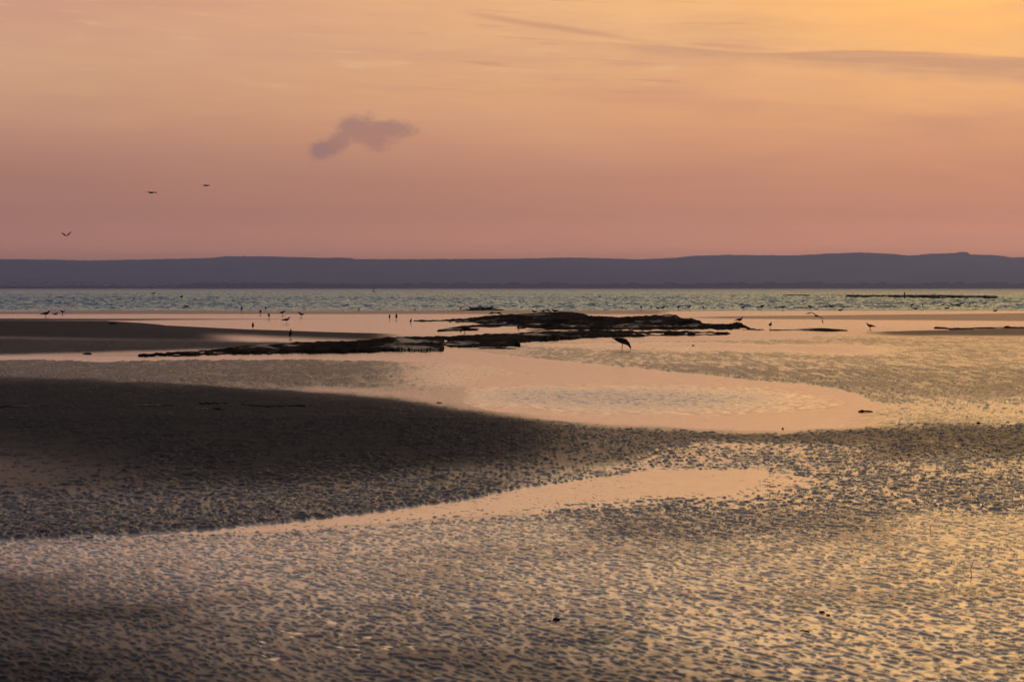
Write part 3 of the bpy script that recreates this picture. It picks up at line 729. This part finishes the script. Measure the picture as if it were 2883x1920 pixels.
POSE['upright'] = (fused('gull_upright', [[(-0.20, 0, 0.10, .010, .008), (-0.13, 0, 0.15, .035, .03), (-0.06, 0, 0.20, .062, .055), (0.0, 0, 0.26, .070, .066), (0.045, 0, 0.32, .05, .05), (0.06, 0, 0.37, .033, .034), (0.07, 0, 0.41, .032, .034), (0.095, 0, 0.42, .024, .024), (0.125, 0, 0.413, .009, .01), (0.155, 0, 0.405, .004, .004)],
                   ] + [wing(s_, [(0.03, 0.05, 0.30, .012, .03), (-0.06, 0.062, 0.23, .014, .045), (-0.22, 0.02, 0.10, .006, .008)]) for s_ in (-1, 1)] + legs(0.19, -0.01)), 0.44)
POSE['curlew'] = (fused('curlew_feeding', [[(-0.25, 0, 0.335, .012, .007), (-0.20, 0, 0.315, .035, .020), (-0.14, 0, 0.30, .055, .045), (-0.04, 0, 0.275, .072, .072), (0.06, 0, 0.245, .066, .072), (0.13, 0, 0.195, .042, .048), (0.165, 0, 0.15, .028, .030), (0.182, 0, 0.115, .026, .027), (0.190, 0, 0.09, .014, .016), (0.196, 0, 0.06, .0055, .006), (0.190, 0, 0.03, .0045, .005), (0.176, 0, 0.0, .004, .004)]]
                   + [wing(s_, [(0.07, 0.048, 0.27, .012, .03), (-0.04, 0.066, 0.285, .014, .045), (-0.16, 0.04, 0.31, .010, .02), (-0.25, 0.015, 0.325, .005, .006)]) for s_ in (-1, 1)] + legs(0.22, -0.01, 0.028, 0.006)), 0.35)
POSE['feed'] = (fused('gull_feeding', [[(-0.27, 0, 0.235, .010, .006), (-0.19, 0, 0.225, .034, .018), (-0.10, 0, 0.215, .060, .048), (0, 0, 0.205, .074, .070), (0.08, 0, 0.19, .060, .060), (0.14, 0, 0.155, .040, .042), (0.175, 0, 0.12, .030, .032), (0.20, 0, 0.095, .026, .026), (0.222, 0, 0.07, .010, .012), (0.24, 0, 0.035, .004, .004)]] + folded() + legs(0.17)), 0.27)
POSE['sit'] = (fused('bird_sitting', [[(-0.26, 0, 0.09, .010, .006), (-0.19, 0, 0.085, .036, .02), (-0.10, 0, 0.065, .066, .055), (0, 0, 0.06, .080, .070), (0.09, 0, 0.075, .066, .062), (0.13, 0, 0.115, .040, .042), (0.145, 0, 0.155, .030, .030), (0.175, 0, 0.165, .024, .024), (0.205, 0, 0.158, .009, .010), (0.235, 0, 0.15, .004, .004)]]), 0.19)
POSE['wader'] = (fused('small_wader', [[(-0.12, 0, 0.125, .008, .006), (-0.07, 0, 0.125, .028, .025), (0, 0, 0.13, .040, .042), (0.05, 0, 0.15, .030, .034), (0.07, 0, 0.18, .022, .024), (0.09, 0, 0.19, .018, .018), (0.11, 0, 0.186, .006, .006), (0.16, 0, 0.175, .003, .003)]] + legs(0.11, 0.0, 0.018, 0.0045), 0.0045), 0.21)
wingV = lambda u1, u2, sw=0.0: [wing(s_, [(0.03, 0.03, 0.02, .07, .02), (0.04 - sw * .3, 0.20, 0.02 + u1 * .45, .085, .014), (0.05 - sw * .5, 0.36, 0.02 + u1, .075, .010), (-0.03 - sw, 0.52, 0.02 + u1 + u2 * .6, .045, .007), (-0.12 - sw, 0.66, 0.02 + u1 + u2, .010, .004)]) for s_ in (-1, 1)]
fly_body = [(-0.28, 0, 0.0, .05, .006), (-0.20, 0, 0.0, .035, .018), (-0.08, 0, 0.0, .05, .045), (0.03, 0, 0.0, .058, .055), (0.12, 0, 0.01, .042, .042), (0.17, 0, 0.02, .030, .032), (0.21, 0, 0.02, .024, .024), (0.24, 0, 0.01, .009, .01), (0.27, 0, 0.005, .003, .003)]
POSE['flyV'] = (fused('gull_wings_raised', [fly_body] + wingV(0.26, 0.20), 0.007), 0.5)
POSE['glide'] = (fused('gull_gliding', [fly_body] + wingV(0.03, -0.05, 0.04), 0.007), 0.1)
POSE['arch'] = (fused('gull_wings_arched', [fly_body] + wingV(0.05, -0.22, 0.10), 0.007), 0.3)

G_SEA = 'birds floating on the sea'; G_EDGE = 'waders along the surf line'; G_FLAT = 'gulls standing on the wet flats'; G_ROCK = 'gulls on the rocks'; G_AIR = 'gulls in flight'; G_RES = 'pale gulls resting on surf line rocks'; G_MID = 'waders on the left flats'
D, GR, PA = m_dark_plumage, m_grey_plumage, m_pale_plumage
# pose, survey x, survey y of the feet, distance (None = stands on the flats), height in survey units, heading, plumage, name, label, category, group
BIRDS = [
 ('stand', 129, 895, None, 19, -8, D, 'gull', 'dark gull standing in side view at far left edge of the bright channel', 'gull', G_FLAT),
 ('sit', 156, 886, None, 6, 10, D, 'wading_bird', 'low crouching dark bird beside the far left standing gull', 'wading bird', G_FLAT),
 ('wader', 176, 886, None, 10, 170, D, 'wading_bird', 'small upright dark wader right of the crouching bird at far left', 'wading bird', G_FLAT),
 ('sit', 432, 829, None, 5, 10, D, 'floating_bird', 'small dark bird afloat on the sea, farthest of the left pair', 'sea bird', G_SEA),
 ('sit', 511, 840, None, 8, 80, D, 'floating_bird', 'round dark bird afloat below the distant white sails', 'sea bird', G_SEA),
 ('sit', 525, 867, None, 6, 170, D, 'floating_bird', 'low dark bird riding the small breaking waves at left', 'sea bird', G_SEA),
 ('sit', 975, 863, None, 5, 10, D, 'floating_bird', 'tiny dark bird on the surf left of the middle rocks', 'sea bird', G_SEA),
 ('wader', 680, 880, None, 12, 88, D, 'wading_bird', 'small upright wader alone on the damp bar, leftmost of the loose flock', 'wading bird', G_MID),
 ('upright', 712, 927, None, 18, 95, D, 'gull', 'dark gull seen from behind in the shallow water at left', 'gull', G_FLAT),
 ('wader', 733, 888, None, 12, 80, D, 'wading_bird', 'upright wader just left of the plump round one by the channel', 'wading bird', G_MID),
 ('wader', 748, 876, None, 9, 100, D, 'wading_bird', 'wader farthest back in the loose flock near the surf', 'wading bird', G_MID),
 ('wader', 757, 899, None, 13, 92, D, 'wading_bird', 'plump round wader in the bright channel, nearest of the loose flock', 'wading bird', G_MID),
 ('wader', 795, 889, None, 11, 20, D, 'wading_bird', 'slim grey wader on the bar above the side view gull', 'wading bird', G_MID),
 ('wader', 848, 895, None, 12, 160, D, 'wading_bird', 'wader at the right end of the loose flock, leaning left', 'wading bird', G_MID),
 ('stand', 806, 911, None, 17, 6, GR, 'gull', 'grey gull standing side on in the pool with its head to the right', 'gull', G_FLAT),
 ('upright', 818, 953, None, 24, 84, D, 'gull', 'large dark gull facing away on the dim sandbar at left', 'gull', G_FLAT),
 ('wader', 1010, 877, None, 6, 30, D, 'wading_bird', 'tiny wader on the bar midway between the two loose flocks', 'wading bird', G_MID),
 ('wader', 1168, 877, None, 6, 150, D, 'wading_bird', 'tiny wader on the bar just left of the surf line rocks', 'wading bird', G_MID),
 ('upright', 1097, 900, None, 14, 86, D, 'gull', 'left one of two upright birds standing close together by the ridge tip', 'gull', G_FLAT),
 ('upright', 1116, 901, None, 17, 92, D, 'gull', 'right and taller one of two upright birds by the ridge tip', 'gull', G_FLAT),
 ('upright', 1157, 912, None, 14, 75, D, 'gull', 'stocky dark bird at the thin left end of the ridge', 'gull', G_ROCK),
 ('wader', 1297, 874, 215, 7, 10, D, 'wading_bird', 'tiny bird on the left tip of the surf line rocks', 'wading bird', G_ROCK),
 ('sit', 1330, 872, 212, 9, 175, PA, 'gull', 'pale gull resting at the left end of the surf line rocks', 'gull', G_RES),
 ('sit', 1345, 870, 213, 8, 20, PA, 'gull', 'second pale resting gull from the left on the surf line rocks', 'gull', G_RES),
 ('sit', 1359, 871, 212, 8, 160, GR, 'gull', 'grey resting gull in the middle of the surf line rocks', 'gull', G_RES),
 ('sit', 1379, 870, 213, 8, 15, D, 'gull', 'dark resting gull right of the pale ones on the surf line rocks', 'gull', G_RES),
 ('feed', 1385, 889, None, 9, 170, D, 'wading_bird', 'left one of two dark birds feeding just below the surf line rocks', 'wading bird', G_EDGE),
 ('feed', 1405, 889, None, 9, 10, D, 'wading_bird', 'right one of two dark birds feeding just below the surf line rocks', 'wading bird', G_EDGE),
 ('feed', 1308, 940, None, 15, 165, D, 'gull', 'bulky dark gull bending down on the wet strip between the two reefs', 'gull', G_FLAT),
 ('upright', 1460, 930, 118, 19, 80, GR, 'gull', 'grey gull upright in the shadow below the main ridge', 'gull', G_ROCK),
 ('feed', 1543, 928, 118, 15, 160, D, 'gull', 'dark gull stooping left on the brown weed below the ridge', 'gull', G_ROCK),
 ('stand', 1504, 885, 146, 12, 150, D, 'gull', 'leftmost gull perched on the skyline of the ridge', 'gull', G_ROCK),
 ('stand', 1529, 882, 146, 10, 30, D, 'gull', 'second gull from the left perched on the skyline of the ridge', 'gull', G_ROCK),
 ('feed', 1543, 880, 146, 8, 12, D, 'gull', 'third gull from the left on the skyline, pecking at the weed', 'gull', G_ROCK),
 ('sit', 1563, 878, 146, 8, 175, D, 'gull', 'long low gull lying on the highest hump of the ridge', 'gull', G_ROCK),
 ('sit', 1902, 899, 128, 9, 80, PA, 'gull', 'pale gull tucked against the black boulders at the right of the ridge', 'gull', G_ROCK),
 ('stand', 2082, 911, 136, 17, 20, GR, 'gull', 'grey gull standing on the last hump at the right tail of the ridge', 'gull', G_ROCK),
 ('curlew', 1753, 990, None, 36, 2, D, 'curlew', 'long billed curlew probing the wet sand in front of the reef', 'curlew', None),
 ('stand', 2169, 925, None, 17, 70, D, 'gull', 'dark gull standing on the flats between the ridge tail and the thin ledge', 'gull', G_FLAT),
 ('stand', 2450, 929, None, 18, 150, D, 'gull', 'dark gull on its own right of the thin ledge, tail to the right', 'gull', G_FLAT),
 ('arch', 2299, 890, 110, None, 60, D, 'gull', 'gull flying low over the flats with long arched wings', 'gull', G_AIR),
 ('flyV', 188, 665, 330, None, 75, D, 'gull', 'gull low over the left hills with wings raised in a V', 'gull', G_AIR),
 ('glide', 427, 543, 200, None, 96, D, 'gull', 'dark gull gliding head on, middle one of the three in the sky', 'gull', G_AIR),
 ('glide', 581, 523, 240, None, 84, D, 'gull', 'highest and rightmost of the three gulls in the sky', 'gull', G_AIR),
 ('glide', 1487, 714, 900, None, 40, D, 'gull', 'distant speck of a gull just above the middle of the hills', 'gull', G_AIR),
]
ordn = ['first', 'second', 'third', 'fourth', 'fifth', 'sixth', 'seventh', 'eighth', 'ninth', 'tenth', 'eleventh', 'twelfth', 'thirteenth']
line1 = [(1805, 874, 10), (1833, 872, 9), (1852, 875, 8), (1867, 873, 9), (1910, 873, 9), (1940, 872, 9), (1981, 872, 8), (2092, 873, 9), (2134, 873, 9), (2145, 872, 10), (2204, 874, 10), (2281, 872, 10), (2340, 872, 10)]
for i, (a, b_, h_) in enumerate(line1):
    BIRDS.append(('wader', a, b_, None, h_, random.choice([10, 80, 100, 170]), D, 'wading_bird', '%s small wader from the left in the row at the surf right of the ridge' % ordn[i], 'wading bird', G_EDGE))
line2 = [(2567, 867, 9), (2598, 865, 8), (2655, 864, 7), (2680, 864, 7), (2694, 864, 7), (2700, 867, 9), (2730, 863, 8), (2773, 861, 8)]
for i, (a, b_, h_) in enumerate(line2):
    BIRDS.append(('wader', a, b_, None, h_, random.choice([10, 80, 100, 170]), D, 'wading_bird', '%s tiny wader from the left in the surf below the long black bank' % ordn[i], 'wading bird', 'waders below the black bank'))
for (a, b_, h_, l_) in [(2366, 875, 6, 'dark bird resting flat on the bar at the right end of the surf row'), (2578, 871, 6, 'hunched dark bird at the left of the flock below the black bank'),
                        (2666, 870, 6, 'hunched dark bird in the middle of the flock below the black bank'), (2802, 877, 6, 'hunched dark bird alone on the bright strip near the right edge')]:
    BIRDS.append(('sit', a, b_, None, h_, 10, D, 'wading_bird', l_, 'wading bird', G_EDGE))
mesh_by = {}
for (pose, a, b_, dist, h_, yaw, mat, nm, lb, cat, grp) in BIRDS:
    me0, ph = POSE[pose]
    key = (pose, mat.name)
    if key not in mesh_by:
        me1 = me0.copy(); me1.materials.append(mat); mesh_by[key] = me1
    p = footing(a, b_) if dist is None and grp != G_SEA else ground(a, b_) if dist is None else at(a, b_, dist)
    sc_ = 1.0 if h_ is None else h_ * (1.4 if pose == 'wader' else 1.12) * p.y / FPX / ph
    o = link(nm, mesh_by[key], label=lb, category=cat, group=grp)
    o.location = p; o.scale = (sc_,) * 3; o.rotation_euler = (0, 0, math.radians(yaw))
    if pose == 'arch': o.rotation_euler = (math.radians(28), math.radians(-8), math.radians(62)); o.scale = (0.62,) * 3
    if pose == 'flyV': o.rotation_euler = (math.radians(-6), math.radians(0), math.radians(110))
    if pose == 'glide': o.rotation_euler = (math.radians(4), math.radians(-5), math.radians(yaw - 52)); o.scale = (1.15,) * 3
    if grp == G_SEA: o.location.z = 0.06
    o['label'] = lb

# ------------------------------------------------------------------ stones, driftwood, weed
def stone_mesh(seed, sx_=1, sy_=1, sz_=0.5):
    bm = bmesh.new(); bmesh.ops.create_icosphere(bm, subdivisions=3, radius=0.5)
    r_ = random.Random(seed); off = [r_.uniform(0, 50) for _ in range(3)]
    for v in bm.verts:
        q = v.co.normalized()
        k = 0
        for f_, a_ in ((2.2, 0.30), (4.6, 0.14), (9.0, 0.06)):
            k += a_ * (math.sin(q.x * f_ + off[0]) * math.cos(q.y * f_ * 1.3 + off[1]) + math.sin(q.z * f_ * 1.1 + off[2])) * 0.6
        v.co = q * 0.5 * (1 + k)
        v.co.x *= sx_; v.co.y *= sy_; v.co.z *= sz_
    for f in bm.faces: f.smooth = True
    me = bpy.data.meshes.new('stone'); bm.to_mesh(me); bm.free(); return me
STONES = [
 (318, 913, 19, 10, 'boulder', 'rounded dark boulder on the tip of the dim sandbar at far left'), (243, 998, 34, 7, 'stone', 'flat black stone at the left beginning of the front ledge'),
 (2686, 929, 22, 7, 'boulder', 'small rounded boulder near the left end of the right edge rock strip'), (2838, 925, 26, 10, 'boulder', 'larger rounded boulder on the right edge rock strip'),
 (1952, 974, 8, 5, 'stone', 'tiny dark stone on the speckled flats right of the curlew'), (1236, 1135, 14, 6, 'stone', 'small black stone where the dark bank meets the round pool'),
 (387, 1109, 18, 6, 'stone', 'flat dark stone high on the dark bank at left'), (350, 1325, 10, 8, 'stone', 'small round stone on the smooth lower slope of the dark bank'),
 (122, 1500, 16, 12, 'stone', 'black stone just above the narrow stream at far left'), (672, 1407, 9, 6, 'stone', 'tiny stone on the lower slope of the dark bank, left of centre'),
 (252, 1515, 32, 7, 'stone', 'flat brown stone lying in the narrow stream at left'), (1437, 1532, 14, 9, 'stone', 'black pebble just below the wide lower stream'),
 (1567, 1748, 26, 17, 'stone', 'largest dark stone in the centre of the rippled foreground'), (1548, 1750, 12, 8, 'stone', 'small stone touching the left side of the largest foreground stone'),
 (2313, 1653, 20, 9, 'stone', 'dark wedge shaped stone above the pair of stones in the right foreground'), (2315, 1726, 20, 13, 'stone', 'left and bigger stone of the touching pair in the right foreground'),
 (2332, 1734, 18, 11, 'stone', 'right and smaller stone of the touching pair in the right foreground'), (2264, 1778, 34, 8, 'stone', 'long flat stone below the touching pair in the right foreground'),
 (2755, 1196, 15, 11, 'stone', 'round black stone at the right end of the peach pool edge'), (2837, 1191, 10, 7, 'stone', 'small black stone at the right image edge beside the round one'),
 (2724, 1174, 9, 5, 'stone', 'tiny stone just above and left of the round black stone'), (2204, 1208, 5, 8, 'stone', 'tiny upright stone in the smooth peach shallows'),
]
for i, (a, b_, w_, h_, nm, lb) in enumerate(STONES):
    p = footing(a, b_); s_ = p.y / FPX * (0.82 if b_ > 1500 else 1.0)
    o = link(nm, stone_mesh(100 + i), m_stone, label=lb, category='stone', group='stones on the sand')
    o.scale = (w_ * s_, w_ * s_ * 0.8, h_ * s_ * 1.9); o.location = (p.x, p.y + w_ * s_ * 0.3, p.z + h_ * s_ * 0.12); o.rotation_euler = (0, 0, random.uniform(-0.4, 0.4))

def tube(name, pts, mat, **pr):
    bm = bmesh.new(); loft(bm, [(q[0], q[1], q[2], q[3], q[3]) for q in pts], 8)
    for f in bm.faces: f.smooth = True
    me = bpy.data.meshes.new(name); bm.to_mesh(me); bm.free()
    return link(name, me, mat, **pr)
p = ground(2437, 1160); s_ = p.y / FPX
tube('driftwood', [(p.x - 21 * s_, p.y, 0.006, 0.006), (p.x - 9 * s_, p.y + .03, 0.016, 0.018), (p.x - 2 * s_, p.y, 0.012, 0.009), (p.x + 8 * s_, p.y + .05, 0.012, 0.011), (p.x + 21 * s_, p.y + .02, 0.006, 0.006)], m_wood_post, label='short piece of driftwood lying at the right tip of the round pool', category='driftwood')
p = ground(2619, 1500); s_ = p.y / FPX
tube('stick', [(p.x, p.y, -0.02, .0025), (p.x + 1 * s_, p.y, 0.03, .002), (p.x, p.y + .01, 22 * s_, .0015)], m_wood_post, label='thin straight stick upright in the sand at right', category='stick')
p = ground(2735, 1622); s_ = p.y / FPX
tube('stick', [(p.x + 2 * s_, p.y, -0.02, .003), (p.x - 1 * s_, p.y, 12 * s_, .0025), (p.x - 2 * s_, p.y, 22 * s_, .002), (p.x + 3 * s_, p.y, 36 * s_, .0015), (p.x + 9 * s_, p.y + .02, 46 * s_, .001)], m_wood_post, label='curved twig standing in the rippled sand near the right edge', category='stick')
p = at(2546.5, 831, 440); s_ = 440 / FPX
tube('marker_post', [(p.x, p.y, -0.2, .10), (p.x, p.y, p.z * 0.5, .10), (p.x, p.y, p.z + 8 * s_, .08)], m_wood_post, label='short dark post sticking up from the long black bank', category='post')
for (x0, x1, ya, yb, lb) in [(-60, 152, 1152, 1146, 'thin dark strand of seaweed running in from the left edge of the dark bank'), (372, 505, 1149, 1142, 'wavy strand of dark seaweed in the middle of the dark bank'),
                        (540, 655, 1140, 1139, 'upper short strand of dark seaweed on the dark bank'), (530, 652, 1156, 1157, 'lower short strand of dark seaweed on the dark bank'), (660, 880, 1143, 1150, 'long right hand strand of dark seaweed thinning out on the dark bank')]:
    sg = random.randint(0, 99)
    xs_ = np.linspace(x0, x1, 12); w_ = np.array([0.6, 1.2, 2.4, 1.6, 3.0, 2.2, 1.4, 2.8, 2.0, 1.2, 1.6, 0.5]); jy = np.array([random.uniform(-3.0, 3.0) for _ in xs_])
    yb_ = np.interp(xs_, [x0, x1], [ya, yb]) + jy
    dz_ = 0.058; yb_ = yb_ + dz_ * FPX / 41.0
    o = reef('seaweed_strand', lb, 'seaweed', x0, x1, (lambda q, X_=xs_, Y_=yb_, W_=w_: np.interp(q, X_, Y_ - W_)), (lambda q, X_=xs_, Y_=yb_, W_=w_: np.interp(q, X_, Y_ + W_ * .2)),
         ridge_t=0.25, rough=0.012, seed=sg, nd=16, minh=0.017, group='seaweed strands on the dark bank')
    o.location.z = dz_

# ------------------------------------------------------------------ boats and houses far off
def box(bm, x0, x1, y0, y1, z0, z1):
    v = [bm.verts.new((x, y, z)) for z in (z0, z1) for y in (y0, y1) for x in (x0, x1)]
    for f in ((0, 2, 3, 1), (4, 5, 7, 6), (0, 1, 5, 4), (2, 6, 7, 3), (0, 4, 6, 2), (1, 3, 7, 5)): bm.faces.new([v[k] for k in f])
def sailing(name, px, dist, L_, hm, lb, yaw, sails):
    p = at(px, 812, dist)
    e = bpy.data.objects.new(name, None); col.objects.link(e); e.location = (p.x, dist, 0.0); e.rotation_euler = (0, 0, yaw)
    e['label'] = lb; e['category'] = 'sailboat'
    bm = bmesh.new(); st_ = []
    for t_ in np.linspace(0, 1, 9):
        w_ = L_ * 0.16 * math.sin(math.pi * min(1, 0.18 + t_ * 0.82)) ** 0.7 + 0.01; x = (t_ - 0.4) * L_
        dk = L_ * (0.10 + 0.05 * (1 - t_) ** 2)
        st_.append([bm.verts.new((x, y_, z_)) for y_, z_ in ((-w_, dk), (-w_ * .8, 0.0), (0, -L_ * .04), (w_ * .8, 0.0), (w_, dk))])
    for q, r_ in zip(st_[:-1], st_[1:]):
        for k in range(5): bm.faces.new((q[k], q[(k + 1) % 5], r_[(k + 1) % 5], r_[k]))
    bm.faces.new(st_[0][::-1]); bm.faces.new(st_[-1]); bmesh.ops.recalc_face_normals(bm, faces=bm.faces)
    me = bpy.data.meshes.new('hull'); bm.to_mesh(me); bm.free(); link('hull', me, m_hull, parent=e)
    tube('mast', [(0, 0, L_ * .08, hm * .012), (0, 0, hm * .5, hm * .010), (0, 0, hm, hm * .006)], m_hull, parent=e)
    def sail(nm, c):
        bm = bmesh.new(); n_ = 8; g = []
        for i in range(n_ + 1):
            t_ = i / n_
            for s_ in (0.01 * hm, 0.0):
                a_ = Vector(c[0]).lerp(Vector(c[1]), t_); b2 = Vector(c[2]).lerp(Vector(c[1]), t_)
                g.append([bm.verts.new(a_.lerp(b2, k / 4) + Vector((0, math.sin(k / 4 * math.pi) * 0.06 * hm * (1 - t_) + s_, 0))) for k in range(5)])
        fr, bk = g[0::2], g[1::2]
        for gg, fl in ((fr, 1), (bk, -1)):
            for q, r_ in zip(gg[:-1], gg[1:]):
                for k in range(4): bm.faces.new((q[k], q[k + 1], r_[k + 1], r_[k])[::fl])
        for i in range(n_):
            bm.faces.new((fr[i][0], fr[i + 1][0], bk[i + 1][0], bk[i][0])); bm.faces.new((fr[i][4], bk[i][4], bk[i + 1][4], fr[i + 1][4]))
        for k in range(4): bm.faces.new((fr[0][k], bk[0][k], bk[0][k + 1], fr[0][k + 1]))
        bmesh.ops.remove_doubles(bm, verts=bm.verts, dist=1e-5)
        bmesh.ops.recalc_face_normals(bm, faces=bm.faces)
        me = bpy.data.meshes.new(nm); bm.to_mesh(me); bm.free(); link(nm, me, m_sail, parent=e)
    sail('mainsail', ((-0.02 * hm, 0, hm * .16), (-0.02 * hm, 0, hm * .98), (-0.34 * hm, 0, hm * .17)))
    if sails > 1: sail('jib', ((0.03 * hm, 0, hm * .14), (0.02 * hm, 0, hm * .85), (0.30 * hm, 0, hm * .12)))
sailing('sailing_dinghy', 1053, 1150, 3.0, 4.6, 'small sailing dinghy with dark hull and one pale sail on the sea', math.radians(75), 1)
sailing('sailing_yacht', 490, 4600, 9.0, 14.5, 'distant white sailed yacht below the left hills', math.radians(60), 2)
sailing('sailing_yacht', 479, 5400, 8.0, 10.0, 'fainter smaller yacht just left of the distant white sailed one', math.radians(70), 1)

m_wall = plain('pale_render', (0.62, 0.58, 0.54), 0.9, 0.1, 0.2); m_roof = plain('slate_roof', (0.12, 0.08, 0.07), 0.9, 0.2, 0.2)
r_ = random.Random(5)
for px in (38, 66, 92, 118, 131, 160, 186, 214, 232, 262, 288, 296, 318, 346, 372, 408, 432, 452, 520, 640, 1610, 2640):
    d_ = r_.uniform(6500, 7300)
    e = bpy.data.objects.new('house', None); col.objects.link(e)
    e.location = ((px - W / 2) / FPX * d_, d_, 2.2); e.rotation_euler = (0, 0, r_.uniform(-.5, .5)); e['category'] = 'house'; e['group'] = 'pale houses on the far shore'
    e['label'] = 'tiny pale house with a dark roof on the far shore below the hills'
    w_, h_ = r_.uniform(9, 16), r_.uniform(7, 12)
    bm = bmesh.new(); box(bm, -w_ / 2, w_ / 2, -4, 4, 0, h_); me = bpy.data.meshes.new('wall'); bm.to_mesh(me); bm.free(); link('wall', me, m_wall, parent=e)
    bm = bmesh.new(); a_ = [bm.verts.new(c) for c in ((-w_ / 2 - .4, -4.5, h_ + .02), (w_ / 2 + .4, -4.5, h_ + .02), (w_ / 2 + .4, 4.5, h_ + .02), (-w_ / 2 - .4, 4.5, h_ + .02), (-w_ / 2 - .4, 0, h_ + 3), (w_ / 2 + .4, 0, h_ + 3))]
    for f in ((0, 1, 5, 4), (2, 3, 4, 5), (0, 4, 3), (1, 2, 5), (0, 3, 2, 1)): bm.faces.new([a_[k] for k in f])
    me = bpy.data.meshes.new('roof'); bm.to_mesh(me); bm.free(); link('roof', me, m_roof, parent=e)

# ------------------------------------------------------------------ haze
hb = bpy.data.meshes.new('haze'); bm = bmesh.new(); bmesh.ops.create_cube(bm, size=1.0)
for v in bm.verts:
    v.co = (v.co.x * 32000, (v.co.y + 0.5) * 29700 - 14900, -3.0 if v.co.z < 0 else 136.0)
bm.to_mesh(hb); bm.free()
m_haze = bpy.data.materials.new('haze'); m_haze.use_nodes = True
t = m_haze.node_tree; t.nodes.clear()
o_ = t.nodes.new('ShaderNodeOutputMaterial'); pv = t.nodes.new('ShaderNodeVolumePrincipled')
pv.inputs['Color'].default_value = (0.46, 0.56, 1.0, 1)
pv.inputs['Density'].default_value = 0.00014
pv.inputs['Anisotropy'].default_value = 0.6
t.links.new(pv.outputs[0], o_.inputs['Volume'])
link('haze', hb, m_haze, kind='stuff', label='thin evening haze over the sea and far hills', category='haze')
